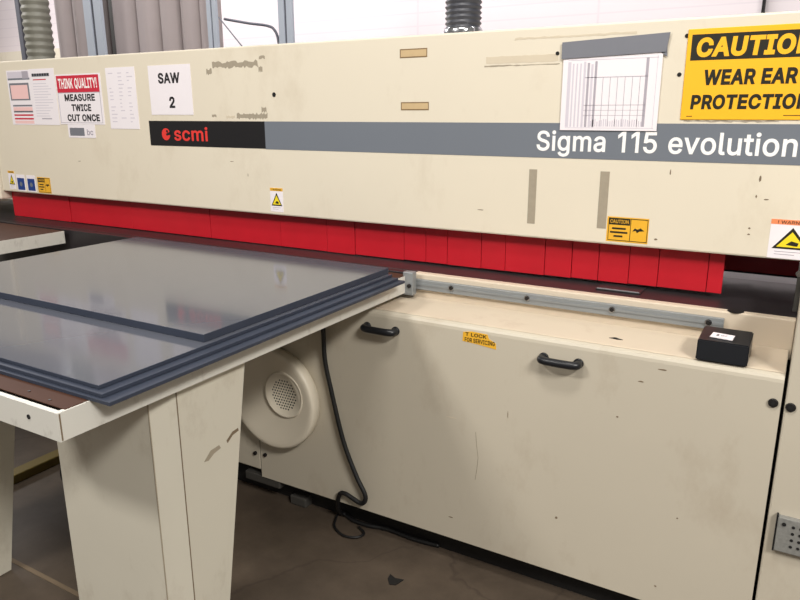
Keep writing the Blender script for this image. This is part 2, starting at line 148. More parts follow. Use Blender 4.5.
# ------------------------------------------------------------------ letter outlines
GLYPHS = {'!':[196,[[67,160,63,509,132,509,128,160],[98,-4,89,-4,81,-1,73,3,66,9,60,16,56,24,53,32,52,41,53,50,56,58,60,66,66,73,73,79,81,83,89,86,98,86,107,86,116,83,123,79,130,73,136,66,140,58,143,50,143,41,143,32,140,24,136,16,130,9,123,3,116,-1,107,-4]]],'1':[350,[[276,509,276,0,212,0,212,448,209,448,86,358,86,427,198,509]]],'2':[453,[[64,0,64,47,234,229,248,243,261,257,272,270,282,282,291,294,299,305,305,316,311,327,315,337,318,348,320,360,320,371,319,385,317,397,313,408,308,419,301,428,293,436,283,443,273,449,262,454,250,457,237,459,224,460,209,459,196,457,184,453,172,447,162,441,153,433,145,424,139,413,134,402,130,390,128,376,127,362,66,362,67,384,71,405,77,424,86,442,98,459,111,473,126,486,143,496,162,505,182,511,203,514,225,516,247,514,268,511,288,505,306,497,323,486,337,474,350,461,361,445,370,428,376,411,380,392,381,372,380,358,378,345,375,331,371,318,365,304,357,290,347,275,336,259,322,241,306,223,288,202,267,180,153,60,153,57,389,57,389,0]]],'5':[453,[[221,-7,199,-6,178,-2,159,3,140,11,123,21,108,32,94,45,83,60,73,76,66,93,62,111,60,130,122,130,124,119,127,108,132,98,138,89,145,80,154,73,163,66,173,60,184,56,196,52,208,50,221,50,236,51,250,53,264,58,276,64,288,72,298,82,307,92,314,104,320,117,324,131,327,146,328,162,327,178,324,193,320,208,314,221,306,233,297,244,286,254,275,262,262,269,248,273,233,276,218,277,205,276,192,275,180,272,167,268,156,264,145,258,136,252,128,246,67,253,96,509,366,509,366,452,151,452,134,301,136,301,145,308,155,315,166,320,178,325,190,329,203,331,216,333,229,334,247,333,263,330,279,326,294,321,308,314,321,306,334,296,345,285,355,273,364,260,372,246,379,231,384,215,388,199,390,181,391,163,390,139,385,117,379,95,369,76,357,57,343,41,327,27,309,15,289,6,268,-1,245,-5]]],'A':[480,[[16,0,201,509,276,509,463,0,395,0,287,302,282,317,276,334,270,352,264,372,257,394,250,420,241,447,232,478,245,478,236,447,228,419,220,393,213,371,206,351,201,333,195,317,191,302,85,0],[110,142,110,199,370,199,370,142]]],'C':[510,[[267,-7,235,-5,205,1,177,11,150,25,126,42,104,63,86,88,70,115,57,146,48,179,42,215,40,254,42,293,48,329,57,362,70,393,86,421,104,445,126,466,150,484,177,498,205,508,235,514,267,516,286,515,305,513,323,509,340,504,357,498,373,490,388,481,402,471,415,460,427,447,438,433,448,418,456,402,463,385,469,367,473,348,408,348,405,361,401,373,395,384,389,395,382,404,375,413,366,421,357,428,348,435,337,440,327,445,315,449,304,452,292,454,280,455,267,456,245,454,223,450,203,443,184,432,166,419,150,403,137,385,125,364,116,340,109,314,105,285,103,254,105,223,109,194,116,168,125,145,137,123,151,105,166,89,184,76,203,66,223,59,245,54,267,53,280,53,292,55,304,57,315,60,327,64,337,69,348,74,357,81,366,88,375,96,382,105,389,114,395,125,401,136,405,148,408,160,473,160,469,142,463,124,457,107,448,91,438,76,428,62,416,49,402,38,388,28,373,19,357,11,341,5,323,0,305,-4,286,-6]]],'D':[502,[[219,0,96,0,96,57,215,57,244,58,272,63,296,70,318,81,337,94,354,110,368,128,379,149,388,172,394,198,398,226,399,255,398,285,394,312,388,337,379,361,368,381,354,399,338,415,320,428,299,438,275,446,249,450,221,452,93,452,93,509,225,509,261,507,294,501,325,492,353,478,377,461,399,441,418,418,433,391,446,361,455,329,460,293,462,255,460,217,455,181,446,149,433,119,417,92,398,68,376,48,351,31,322,17,291,8,256,2],[125,509,125,0,60,0,60,509]]],'E':[419,[[60,0,60,509,372,509,372,452,125,452,125,286,355,286,355,229,125,229,125,57,375,57,375,0]]],'F':[410,[[60,0,60,509,369,509,369,452,125,452,125,278,346,278,346,221,125,221,125,0]]],'G':[520,[[269,-7,236,-5,205,1,176,11,149,25,125,43,104,64,85,88,69,116,57,146,47,179,42,215,40,254,42,293,47,329,57,362,69,393,85,421,103,445,125,466,149,484,175,498,203,508,233,514,265,516,285,515,304,513,322,509,340,504,358,497,374,489,389,480,403,469,416,458,429,445,439,431,449,416,458,401,465,384,470,367,474,349,408,349,404,361,399,372,393,383,387,393,380,403,373,411,365,420,356,427,347,434,337,439,326,444,315,448,304,452,291,454,279,455,265,456,243,454,222,450,202,443,183,432,166,419,150,404,137,385,125,364,116,340,109,314,105,285,103,254,105,223,109,194,116,168,125,145,137,124,151,105,166,90,184,76,203,66,224,59,246,54,269,53,290,54,309,57,328,63,345,71,360,81,374,93,386,107,396,123,404,141,410,160,414,180,415,202,434,199,283,199,283,256,478,256,478,200,476,170,471,141,463,115,451,91,436,69,419,50,399,33,377,19,352,8,326,0,298,-5]]],'H':[517,[[60,0,60,509,125,509,125,289,392,289,392,509,457,509,457,0,392,0,392,232,125,232,125,0]]],'I':[301,[[31,0,31,57,118,57,118,452,31,452,31,509,269,509,269,452,183,452,183,57,269,57,269,0]]],'K':[467,[[104,145,104,216,113,228,122,239,130,250,139,261,148,272,157,282,165,293,174,303,184,314,193,324,202,334,212,344,364,509,448,509,231,276,228,276],[60,0,60,509,125,509,125,334,124,225,125,193,125,0],[372,0,188,259,228,309,449,0]]],'L':[393,[[60,0,60,509,125,509,125,57,361,57,361,0]]],'M':[628,[[60,0,60,509,152,509,277,187,280,181,282,174,285,167,287,159,299,123,302,113,305,103,308,93,311,84,322,49,307,49,318,83,330,121,342,158,345,167,348,174,350,181,352,187,476,509,568,509,568,0,504,0,504,291,504,327,505,369,506,413,507,457,513,457,509,445,505,433,502,421,498,409,482,363,478,352,474,341,471,331,467,322,456,291,342,0,286,0,170,291,168,297,165,304,162,312,159,321,145,361,141,372,137,384,133,396,129,408,125,420,121,432,116,445,112,457,119,457,120,416,121,372,122,328,122,291,122,0]]],'N':[523,[[60,0,60,509,136,509,343,183,347,176,352,169,357,160,363,151,369,141,375,130,381,119,388,107,394,94,401,82,407,68,414,55,405,54,403,68,402,81,401,95,401,108,400,121,400,134,399,146,399,157,399,195,399,509,463,509,463,0,387,0,202,290,196,300,190,310,184,320,177,331,171,342,164,354,156,367,148,381,108,452,119,454,122,384,123,368,123,354,124,340,124,328,125,317,125,307,125,298,125,291,125,0]]],'O':[533,[[267,-7,235,-5,205,1,177,11,150,25,126,42,105,63,86,88,70,115,57,146,48,179,42,215,40,254,42,293,48,329,57,362,70,393,86,421,105,445,126,466,150,484,177,498,205,508,235,514,267,516,299,514,329,508,357,498,384,484,408,466,429,445,448,421,464,393,477,362,486,329,491,293,493,254,491,215,486,179,477,146,464,115,448,88,429,63,408,42,384,25,357,11,329,1,299,-5],[267,53,289,54,310,59,330,66,349,76,367,89,383,105,396,123,408,144,418,168,425,194,429,223,430,254,429,286,425,314,418,341,408,365,396,386,383,404,367,420,349,433,330,443,310,450,289,454,267,456,245,454,223,450,203,443,184,433,167,420,151,404,137,385,125,364,116,340,109,314,105,285,103,254,105,223,109,194,116,168,125,144,137,123,151,105,167,89,184,76,203,66,223,59,245,54]]],'P':[445,[[60,0,60,509,235,509,263,507,289,503,312,497,332,487,350,476,366,462,379,447,390,430,398,411,404,391,407,370,409,348,407,325,404,304,398,284,390,265,379,248,366,233,350,219,332,207,312,198,289,191,263,187,235,186,109,186,109,242,233,242,252,243,269,246,284,250,297,256,308,264,318,272,327,282,333,294,338,306,342,319,344,333,344,348,344,362,342,376,338,389,333,402,326,413,318,423,308,431,297,439,284,444,268,449,251,451,232,452,125,452,125,0]]],'Q':[533,[[245,159,313,159,369,85,384,65,468,-48,401,-48,346,27,331,46],[267,-7,235,-5,205,1,177,11,150,25,126,42,105,63,86,88,70,115,57,146,48,179,42,215,40,254,42,293,48,329,57,362,70,393,86,421,105,445,126,466,150,484,177,498,205,508,235,514,267,516,299,514,329,508,357,498,384,484,408,466,429,445,448,421,464,393,477,362,486,329,491,293,493,254,491,215,486,179,477,146,464,115,448,88,429,63,408,42,384,25,357,11,329,1,299,-5],[267,53,289,54,310,59,330,66,349,76,367,89,383,105,396,123,408,144,418,168,425,194,429,223,430,254,429,286,425,314,418,341,408,365,396,386,383,404,367,420,349,433,330,443,310,450,289,454,267,456,245,454,223,450,203,443,184,433,167,420,151,404,137,385,125,364,116,340,109,314,105,285,103,254,105,223,109,194,116,168,125,144,137,123,151,105,167,89,184,76,203,66,223,59,245,54]]],'R':[449,[[60,0,60,509,236,509,264,507,290,504,313,497,333,489,351,478,367,465,380,450,390,433,399,415,405,395,408,374,409,352,408,330,405,309,399,290,390,271,380,255,367,240,351,228,333,217,312,209,289,203,264,199,236,198,96,198,96,255,234,255,252,256,269,258,284,262,298,267,309,273,319,281,327,290,334,300,339,312,342,324,344,338,345,352,344,367,342,380,339,393,334,405,327,415,319,425,309,433,298,440,284,445,269,449,252,451,233,452,125,452,125,0],[353,0,230,229,303,229,428,0]]],'S':[447,[[224,-9,197,-8,172,-4,149,1,128,9,108,19,91,31,76,45,64,60,54,77,46,96,41,115,38,137,104,137,107,123,110,110,116,98,123,88,132,79,142,71,154,64,166,59,180,55,194,52,209,50,224,49,241,50,257,52,272,55,286,60,299,66,311,74,321,82,329,92,336,102,341,114,345,126,346,139,345,151,342,161,338,171,332,179,325,186,316,193,307,199,296,205,284,209,272,214,259,218,245,222,184,239,154,249,128,260,105,274,86,289,71,307,60,326,54,348,52,372,53,393,58,413,65,431,75,448,87,463,102,476,119,488,138,498,158,506,180,511,203,514,227,516,252,514,275,511,296,505,316,498,334,488,351,476,365,463,377,449,387,433,394,415,399,397,401,378,337,378,334,396,326,412,316,426,302,437,286,447,267,453,247,457,225,459,209,458,194,456,180,452,167,448,156,442,145,435,136,427,129,418,123,409,118,398,116,387,115,376,116,363,119,352,124,342,131,334,139,326,148,319,158,313,169,308,180,304,191,300,202,296,212,293,264,279,276,276,287,272,299,268,312,264,324,258,336,252,347,245,359,238,369,229,379,220,387,209,395,198,401,185,405,171,407,155,408,139,407,118,403,99,396,81,386,64,374,48,360,34,343,21,323,11,302,2,278,-4,252,-8]]],'T':[449,[[32,452,32,509,417,509,417,452,257,452,257,0,193,0,193,452]]],'U':[517,[[259,-8,230,-7,203,-2,177,5,154,15,133,28,114,43,98,60,85,80,74,101,66,124,62,148,60,173,60,509,124,509,124,178,125,160,128,144,133,128,141,113,150,99,160,87,173,77,187,68,203,61,220,56,239,53,259,52,279,53,298,56,315,61,331,68,345,77,357,87,368,99,377,113,384,128,389,144,392,160,393,178,393,509,457,509,457,173,456,148,451,124,443,101,433,80,419,60,403,43,384,28,363,15,340,5,315,-2,288,-7]]],'V':[480,[[204,0,16,509,84,509,192,206,197,192,203,176,209,158,215,137,222,115,230,89,239,61,248,31,235,31,244,62,252,90,260,115,267,138,274,158,279,176,285,192,290,206,395,509,463,509,278,0]]],'W':[686,[[155,0,16,509,82,509,163,196,166,183,170,171,173,158,175,145,178,133,181,120,184,107,187,94,189,80,192,67,195,53,197,40,189,40,192,53,194,67,197,80,200,94,203,107,205,120,208,133,211,145,214,158,218,171,221,183,224,196,306,509,380,509,462,196,465,183,468,171,471,158,474,145,477,133,480,120,483,107,486,94,489,80,492,67,494,53,497,40,488,40,491,53,493,67,496,80,499,94,502,107,504,120,507,133,510,145,523,196,603,509,670,509,530,0,455,0,368,323,363,339,359,356,355,373,351,391,347,410,344,431,340,452,336,475,350,475,346,453,342,433,339,413,335,395,331,377,327,359,323,341,318,323,230,0]]],'Y':[472,[[203,0,203,208,16,509,91,509,192,344,200,331,208,318,215,305,222,292,229,279,236,264,243,248,250,230,224,230,231,248,237,265,244,280,251,293,258,306,265,318,273,331,280,344,381,509,455,509,268,208,268,0]]],'a':[389,[[160,-9,142,-8,126,-5,110,-1,94,5,80,12,68,22,57,32,48,45,40,58,35,73,31,90,30,108,31,123,34,138,38,150,43,161,50,171,58,179,67,187,78,193,89,199,100,203,112,207,125,211,138,213,152,216,165,218,178,220,194,222,209,224,222,225,234,227,244,228,252,230,259,232,265,235,270,238,273,243,275,248,276,255,276,257,275,268,273,279,271,288,267,297,262,304,256,311,248,317,240,322,230,326,220,329,208,330,196,331,183,330,171,329,159,326,149,322,140,318,132,313,124,307,118,301,112,294,107,288,103,281,100,274,41,291,48,308,57,322,67,335,79,346,91,355,104,364,118,370,133,375,148,379,163,382,179,384,194,384,204,384,215,383,227,382,239,379,251,376,263,372,275,367,286,360,296,353,306,343,315,333,322,320,329,306,333,290,336,272,337,251,337,0,277,0,277,52,272,52,269,45,264,38,258,32,252,25,244,18,236,12,226,6,215,1,203,-3,190,-6,176,-8],[170,45,187,46,202,49,216,53,228,59,239,66,248,74,257,83,263,93,269,104,272,115,275,126,276,138,276,190,273,188,270,186,265,184,259,182,253,180,246,179,239,177,231,176,223,175,216,173,208,172,200,171,175,168,165,166,154,164,144,162,134,159,125,155,117,150,110,145,103,139,98,132,95,124,93,115,92,105,92,95,94,87,98,79,102,72,107,66,114,61,121,56,130,52,139,49,149,47,159,46]]],'b':[424,[[229,-8,213,-7,198,-5,184,-1,172,4,162,10,153,17,145,24,138,31,132,39,127,46,122,53,118,59,112,59,112,0,53,0,53,509,114,509,114,319,118,319,122,325,127,331,132,338,137,346,144,353,152,360,161,367,171,373,183,378,197,381,212,384,229,384,252,383,274,378,294,371,313,361,330,347,345,332,359,313,370,293,379,270,385,245,389,218,390,189,389,160,385,133,379,108,370,84,359,64,346,45,330,29,313,16,294,5,274,-2,252,-7],[220,47,237,48,253,51,267,57,279,66,291,76,301,88,309,101,316,117,321,133,325,151,327,170,328,189,327,209,325,227,321,245,316,261,309,276,301,290,291,301,280,311,267,319,253,325,237,329,220,330,203,329,188,325,174,320,161,312,150,302,140,291,132,278,125,263,120,247,116,229,113,210,113,189,113,169,116,150,120,132,125,115,132,100,140,86,150,75,162,65,174,57,188,51,204,48]]],'c':[396,[[207,-8,182,-7,159,-2,137,6,117,16,98,30,82,46,68,64,56,85,46,108,40,133,36,159,34,187,36,216,40,243,46,268,56,291,68,312,82,330,98,346,117,360,137,371,159,378,182,383,207,384,221,384,234,383,247,380,260,377,272,373,284,368,295,362,305,356,315,349,324,341,332,332,340,322,347,312,353,301,358,289,362,277,303,262,301,269,298,276,294,283,290,289,286,295,281,301,276,306,270,311,264,315,257,319,250,322,242,325,234,327,226,329,217,329,207,330,189,329,173,325,158,319,145,310,134,300,124,287,115,274,108,258,103,242,99,224,97,206,96,187,97,169,99,151,103,134,108,117,115,102,124,89,134,76,145,66,158,57,173,51,189,48,207,46,217,47,226,48,234,49,243,52,250,54,258,58,264,62,271,66,277,71,282,76,287,82,292,89,296,95,299,102,302,110,304,117,363,102,359,90,354,78,348,67,341,56,334,46,325,37,316,29,306,21,296,15,285,9,273,4,261,-1,248,-4,235,-6,221,-8]]],'e':[404,[[212,-8,185,-7,161,-2,138,6,117,16,98,30,82,46,68,64,56,85,46,108,40,132,35,159,34,187,35,215,39,242,46,267,55,290,67,311,81,329,97,346,115,359,135,370,157,378,180,383,205,384,221,384,236,382,251,379,266,374,280,368,294,361,307,351,319,341,331,329,341,315,350,299,357,282,363,263,368,242,370,219,371,194,371,169,75,169,75,221,338,221,310,202,309,220,307,237,303,254,298,269,291,282,283,294,273,305,263,314,250,321,237,326,222,329,205,330,189,329,173,326,159,321,146,313,135,304,125,294,116,282,109,270,103,256,99,241,97,226,96,211,96,178,97,157,100,139,104,122,110,106,118,92,128,80,139,70,151,61,165,55,179,50,195,47,212,46,224,47,234,48,244,50,254,53,263,56,271,61,278,66,285,73,292,80,297,88,302,96,306,105,365,91,360,77,353,63,345,51,335,39,324,29,311,19,298,11,283,4,266,-1,249,-5,231,-7]]],'g':[425,[[207,-151,187,-150,168,-148,150,-144,134,-140,119,-134,105,-127,93,-119,82,-110,73,-101,64,-91,57,-80,51,-69,101,-41,106,-47,110,-53,116,-59,122,-66,128,-72,136,-78,145,-83,154,-88,165,-92,178,-95,192,-97,207,-97,229,-96,249,-92,267,-85,282,-75,295,-62,304,-47,310,-28,311,-6,311,68,306,68,302,62,298,56,293,49,287,41,280,34,272,28,263,21,252,16,241,11,227,8,212,5,195,5,173,6,152,10,132,17,113,27,95,39,80,53,67,71,55,90,46,112,39,136,35,163,34,191,35,220,39,246,46,271,55,293,66,314,80,332,95,347,112,361,131,371,152,378,173,383,196,384,213,384,228,382,242,378,253,373,264,367,273,360,281,353,288,346,294,338,299,331,304,325,308,319,313,319,313,379,372,379,372,-9,371,-32,367,-54,360,-73,350,-90,338,-104,324,-117,308,-127,291,-136,271,-142,251,-147,229,-150],[205,59,222,60,237,63,251,68,264,75,275,84,285,95,293,107,300,121,305,137,309,154,312,172,312,193,312,212,309,231,305,248,300,264,293,278,285,291,275,303,264,312,251,320,237,325,222,329,205,330,188,329,172,325,158,320,145,312,134,302,124,290,115,277,109,262,103,246,99,229,97,212,96,193,97,173,99,155,103,138,109,123,116,108,124,96,134,85,145,76,158,68,172,63,188,60]]],'i':[167,[[53,0,53,379,114,379,114,0],[84,443,75,444,67,446,60,449,54,455,48,461,44,468,42,475,41,483,42,491,44,499,48,506,54,512,60,517,67,521,75,523,84,524,92,523,100,521,107,517,114,512,119,506,123,499,126,491,126,483,126,475,123,468,119,461,114,455,107,449,100,446,92,444]]],'l':[189,[[139,-2,119,-1,101,3,86,10,74,20,65,33,58,47,54,65,53,84,53,509,114,509,114,99,114,87,115,77,117,68,120,62,124,58,130,54,137,53,146,52,160,53,170,54,181,3,176,2,172,1,167,0,162,-1,156,-2,151,-2,145,-2]]],'m':[610,[[53,0,53,379,112,379,112,295,108,295,112,310,118,323,125,335,132,346,141,355,151,363,161,370,172,376,183,380,195,384,207,386,219,386,239,385,257,380,273,372,287,361,299,347,309,331,316,314,321,295,312,295,317,308,322,321,329,332,337,343,347,353,357,361,368,369,381,375,394,380,407,383,422,385,437,386,453,385,468,383,483,378,497,372,510,364,522,354,532,342,541,328,548,313,553,296,556,276,557,255,557,0,496,0,496,254,494,273,490,289,483,302,473,313,460,321,447,326,433,329,419,330,406,330,395,328,384,324,374,320,365,314,358,307,351,299,345,290,341,280,338,270,336,259,335,247,335,0,274,0,274,260,273,275,269,288,262,301,253,311,242,320,229,326,215,329,199,330,188,330,178,328,168,325,158,320,148,314,140,307,132,299,126,289,121,278,117,266,114,253,114,238,114,0]]],'n':[410,[[114,227,114,0,53,0,53,379,112,379,112,287,102,287,112,312,124,332,137,349,152,362,169,372,187,379,207,383,227,384,246,383,264,380,280,376,295,369,309,360,321,349,332,336,341,321,348,304,353,285,356,264,357,240,357,0,296,0,296,235,295,256,290,275,283,291,273,304,260,315,246,323,229,328,210,329,197,328,184,326,172,322,161,317,150,311,141,303,133,293,126,283,121,271,117,257,114,243]]],'o':[415,[[207,-8,182,-7,159,-2,137,6,117,16,98,30,82,46,68,64,56,85,46,108,40,133,36,159,34,187,36,216,40,243,46,268,56,291,68,312,82,330,98,346,117,360,137,371,159,378,182,383,207,384,233,383,256,378,278,371,299,360,317,346,333,330,347,312,359,291,369,268,376,243,380,216,381,187,380,159,376,133,369,108,359,85,347,64,333,46,317,30,299,16,278,6,256,-2,233,-7],[207,46,226,48,242,51,257,57,270,66,282,76,292,89,300,102,307,117,312,134,316,151,318,169,319,187,318,206,316,224,312,242,307,258,300,274,292,287,282,300,270,310,257,319,242,325,226,329,207,330,189,329,173,325,158,319,145,310,134,300,124,287,115,274,108,258,103,242,99,224,97,206,96,187,97,169,99,151,103,134,108,117,115,102,124,89,134,76,145,66,158,57,173,51,189,48]]],'r':[259,[[53,0,53,379,112,379,112,321,115,321,122,335,130,347,140,358,152,367,166,375,181,380,196,384,213,385,229,384,243,384,243,322,230,324,224,325,219,325,213,326,207,326,194,325,182,323,170,319,159,315,149,309,140,301,132,293,126,284,121,273,117,262,114,250,114,237,114,0]]],'s':[365,[[182,-8,163,-7,145,-5,128,-2,112,3,98,10,84,18,72,27,62,38,53,50,45,63,40,78,36,94,94,107,99,92,105,79,114,69,124,60,136,54,150,49,165,46,181,45,200,46,217,50,232,55,244,62,255,71,262,81,267,91,268,103,267,112,265,121,260,129,254,136,246,142,237,147,225,151,212,155,149,170,125,177,104,186,87,196,72,208,61,222,53,237,48,255,47,274,48,290,51,305,57,319,65,332,75,343,87,354,100,363,115,370,131,377,149,381,167,384,187,384,206,384,223,381,239,378,254,372,267,366,279,358,290,349,299,339,307,328,314,316,319,303,324,290,268,277,264,288,258,298,251,307,243,316,232,323,219,328,205,331,187,333,171,332,156,329,143,324,131,317,121,308,114,299,110,289,109,277,110,267,112,258,117,250,124,243,133,237,144,232,157,227,172,223,229,209,254,202,275,194,292,183,306,171,317,158,325,142,330,125,331,107,330,90,326,75,321,61,312,47,302,35,290,24,276,15,260,6,242,0,223,-5,203,-7]]],'t':[227,[[204,379,204,327,6,327,6,379],[65,471,126,471,126,98,127,86,128,76,132,68,136,61,142,56,150,53,159,51,170,50,185,51,202,54,213,2,208,0,203,-1,198,-2,192,-3,186,-3,180,-4,174,-4,168,-4,145,-3,125,2,107,10,92,21,80,35,72,52,67,71,65,93]]],'u':[410,[[182,-5,164,-4,146,-1,130,4,115,11,101,20,89,31,78,44,69,59,62,76,57,95,54,116,53,139,53,379,114,379,114,144,115,123,119,105,127,89,137,75,150,64,164,56,181,52,200,50,213,51,226,53,238,57,249,62,259,69,268,77,276,86,283,97,289,109,293,122,295,137,296,153,296,379,357,379,357,0,298,0,298,92,307,92,297,67,286,47,272,30,257,17,240,7,222,0,203,-4]]],'v':[389,[[163,0,17,379,84,379,165,155,171,138,177,121,182,104,187,87,191,70,196,53,201,37,206,21,184,21,189,37,194,53,198,70,203,87,207,104,213,121,218,138,224,155,305,379,371,379,226,0]]]}

# ------------------------------------------------------------------ helpers
class MB:
    """collects shapes and links them as ONE mesh object"""
    def __init__(s): s.bm = bmesh.new(); s.mats = []
    def mi(s, m):
        m = M[m]
        if m not in s.mats: s.mats.append(m)
        return s.mats.index(m)
    def box(s, x0, x1, y0, y1, z0, z1, m, bev=0, seg=2):
        t = bmesh.new()
        bmesh.ops.create_cube(t, size=1)
        for v in t.verts: v.co = Vector(((x0+x1)/2+v.co.x*(x1-x0), (y0+y1)/2+v.co.y*(y1-y0), (z0+z1)/2+v.co.z*(z1-z0)))
        if bev: bmesh.ops.bevel(t, geom=t.edges[:], offset=bev, segments=seg, affect='EDGES', profile=.5)
        s.merge(t, m); return s
    def merge(s, t, m, mx=None):
        if mx: bmesh.ops.transform(t, matrix=mx, verts=t.verts)
        i = s.mi(m)
        me = bpy.data.meshes.new('t')
        for f in t.faces: f.material_index = i
        t.to_mesh(me); t.free(); s.bm.from_mesh(me); bpy.data.meshes.remove(me); return s
    def prism(s, pts, axis, a, b, m, bev=0):
        """pts: outline in the two other axes (xyz order), extruded along axis from a to b"""
        t = bmesh.new()
        def P(p, h):
            return Vector({'x': (h, p[0], p[1]), 'y': (p[0], h, p[1]), 'z': (p[0], p[1], h)}[axis])
        A = [t.verts.new(P(p, a)) for p in pts]; B = [t.verts.new(P(p, b)) for p in pts]
        n = len(pts)
        t.faces.new(A); t.faces.new(B[::-1])
        for i in range(n): t.faces.new((A[i], B[i], B[(i+1) % n], A[(i+1) % n]))
        bmesh.ops.recalc_face_normals(t, faces=t.faces)
        if bev: bmesh.ops.bevel(t, geom=t.edges[:], offset=bev, segments=2, affect='EDGES')
        s.merge(t, m); return s
    def cyl(s, c, r, h, axis, m, seg=32, r2=None, bev=0):
        t = bmesh.new()
        bmesh.ops.create_cone(t, cap_ends=True, segments=seg, radius1=r, radius2=r if r2 is None else r2, depth=h)
        if bev: bmesh.ops.bevel(t, geom=[e for e in t.edges if abs(e.verts[0].co.z-e.verts[1].co.z) < 1e-6], offset=bev, segments=3, affect='EDGES')
        R = {'x': Matrix.Rotation(PI/2, 4, 'Y'), 'y': Matrix.Rotation(PI/2, 4, 'X'), 'z': Matrix()}[axis]
        s.merge(t, m, Matrix.Translation(c) @ R); return s
    def lathe(s, prof, c, axis, m, seg=48):
        """prof: (radius, height) pairs"""
        t = bmesh.new(); rings = []
        for r, h in prof:
            rings.append([t.verts.new((r*math.cos(2*PI*k/seg), r*math.sin(2*PI*k/seg), h)) for k in range(seg)])
        for a, b in zip(rings, rings[1:]):
            for k in range(seg): t.faces.new((a[k], a[(k+1) % seg], b[(k+1) % seg], b[k]))
        t.faces.new(rings[0][::-1]); t.faces.new(rings[-1])
        bmesh.ops.recalc_face_normals(t, faces=t.faces)
        for f in t.faces: f.smooth = True
        R = {'-y': Matrix.Rotation(PI/2, 4, 'X'), 'z': Matrix()}[axis]
        s.merge(t, m, Matrix.Translation(c) @ R); return s
    def tube(s, pts, r, m, seg=12, smooth=True):
        P = [Vector(p) for p in pts]
        if smooth:
            Q = []
            for i in range(len(P)-1):
                p0, p1, p2, p3 = P[max(i-1, 0)], P[i], P[i+1], P[min(i+2, len(P)-1)]
                for k in range(8):
                    u = k/8
                    Q.append(.5*((2*p1)+(p2-p0)*u+(2*p0-5*p1+4*p2-p3)*u*u+(3*p1-p0-3*p2+p3)*u**3))
            Q.append(P[-1]); P = Q
        t = bmesh.new(); rings = []
        up = Vector((0, 0, 1)); nrm = None
        for i, p in enumerate(P):
            d = (P[min(i+1, len(P)-1)]-P[max(i-1, 0)]).normalized()
            if nrm is None:
                nrm = d.cross(up if abs(d.z) < .9 else Vector((1, 0, 0))).normalized()
            nrm = (nrm-d*nrm.dot(d)).normalized(); b = d.cross(nrm)
            rings.append([t.verts.new(p+r*(nrm*math.cos(2*PI*k/seg)+b*math.sin(2*PI*k/seg))) for k in range(seg)])
        for a, b in zip(rings, rings[1:]):
            for k in range(seg): t.faces.new((a[k], a[(k+1) % seg], b[(k+1) % seg], b[k]))
        t.faces.new(rings[0][::-1]); t.faces.new(rings[-1])
        bmesh.ops.recalc_face_normals(t, faces=t.faces)
        for f in t.faces: f.smooth = True
        s.merge(t, m); return s
    def text(s, body, x0, x1, z0, z1, y, m, bold=0, shear=0, th=.0006, top=False):
        """lettering fitted to a rectangle of a face that looks to -Y (or up, when top)"""
        t = bmesh.new(); ox = 0
        for ch in body:
            if ch == ' ': ox += 215; continue
            adv, loops = GLYPHS[ch]; polys = []
            for lp_ in loops:
                P = [Vector(((lp_[2*i]+ox)/1000, lp_[2*i+1]/1000)) for i in range(len(lp_)//2)]
                P = [p for i, p in enumerate(P) if (p-P[i-1]).length > 1e-5]
                Q = []
                for i, p in enumerate(P):          # thicken: move each corner along its outward normal
                    e1 = (p-P[i-1]).normalized(); e2 = (P[(i+1) % len(P)]-p).normalized()
                    n1 = Vector((-e1.y, e1.x)); n2 = Vector((-e2.y, e2.x)); nn = n1+n2
                    nn = nn/max(nn.length_squared/2, .6) if nn.length > 1e-6 else n1
                    Q.append(p+nn*bold)
                polys.append(Q)
            vs = []; es = []
            for Q in polys:
                k0 = len(vs); vs += Q; es += [(k0+i, k0+(i+1) % len(Q)) for i in range(len(Q))]
            V2, E2, F2, _, _, _ = mathutils.geometry.delaunay_2d_cdt(vs, es, [], 0, 1e-6)
            bv = [t.verts.new((v.x+shear*v.y, v.y, 0)) for v in V2]
            for fc_ in F2:
                c = sum((V2[i] for i in fc_), Vector((0, 0)))/len(fc_); wn = 0
                for Q in polys:
                    for i in range(len(Q)):
                        a_, b_ = Q[i], Q[(i+1) % len(Q)]
                        if (a_.y <= c.y) != (b_.y <= c.y):
                            xx = a_.x+(c.y-a_.y)/(b_.y-a_.y)*(b_.x-a_.x)
                            if xx > c.x: wn += 1 if b_.y > a_.y else -1
                if wn < 0:
                    t.faces.new([bv[i] for i in fc_])
            ox += adv+bold*1000
        bmesh.ops.delete(t, geom=[v for v in t.verts if not v.link_faces], context='VERTS')
        r = bmesh.ops.extrude_face_region(t, geom=t.faces[:])
        nv = [g for g in r['geom'] if isinstance(g, bmesh.types.BMVert)]
        for v in nv: v.co.z -= 1
        xs = [v.co.x for v in t.verts]; ys = [v.co.y for v in t.verts]
        ax, bx, ay, by = min(xs), max(xs), min(ys), max(ys)
        for v in t.verts:
            X = x0+(v.co.x-ax)/(bx-ax)*(x1-x0); Z = z0+(v.co.y-ay)/(by-ay)*(z1-z0)
            v.co = Vector((X, Z, y+th+v.co.z*th)) if top else Vector((X, y-th-v.co.z*th, Z))
        bmesh.ops.recalc_face_normals(t, faces=t.faces)
        s.merge(t, m); return s
    def d(s, x0, x1, z0, z1, y, m, th=.0008):
        """thin layer on a face that looks to -Y, its back at y"""
        return s.box(x0, x1, y-th, y, z0, z1, m)
    def ragged(s, x0, x1, z0, z1, y, m, n=24, th=.0004, rough=.3):
        """one patch with torn upper and lower edges"""
        h = z1-z0
        up = [(x0+(x1-x0)*i/n, z1-h*random.uniform(0, rough)) for i in range(n+1)]
        dn = [(x0+(x1-x0)*i/n+random.uniform(-.3, .3)*(x1-x0)/n, z0+h*random.uniform(0, rough)) for i in range(n+1)]
        return s.prism(dn+up[::-1], 'y', y-th, y, m)
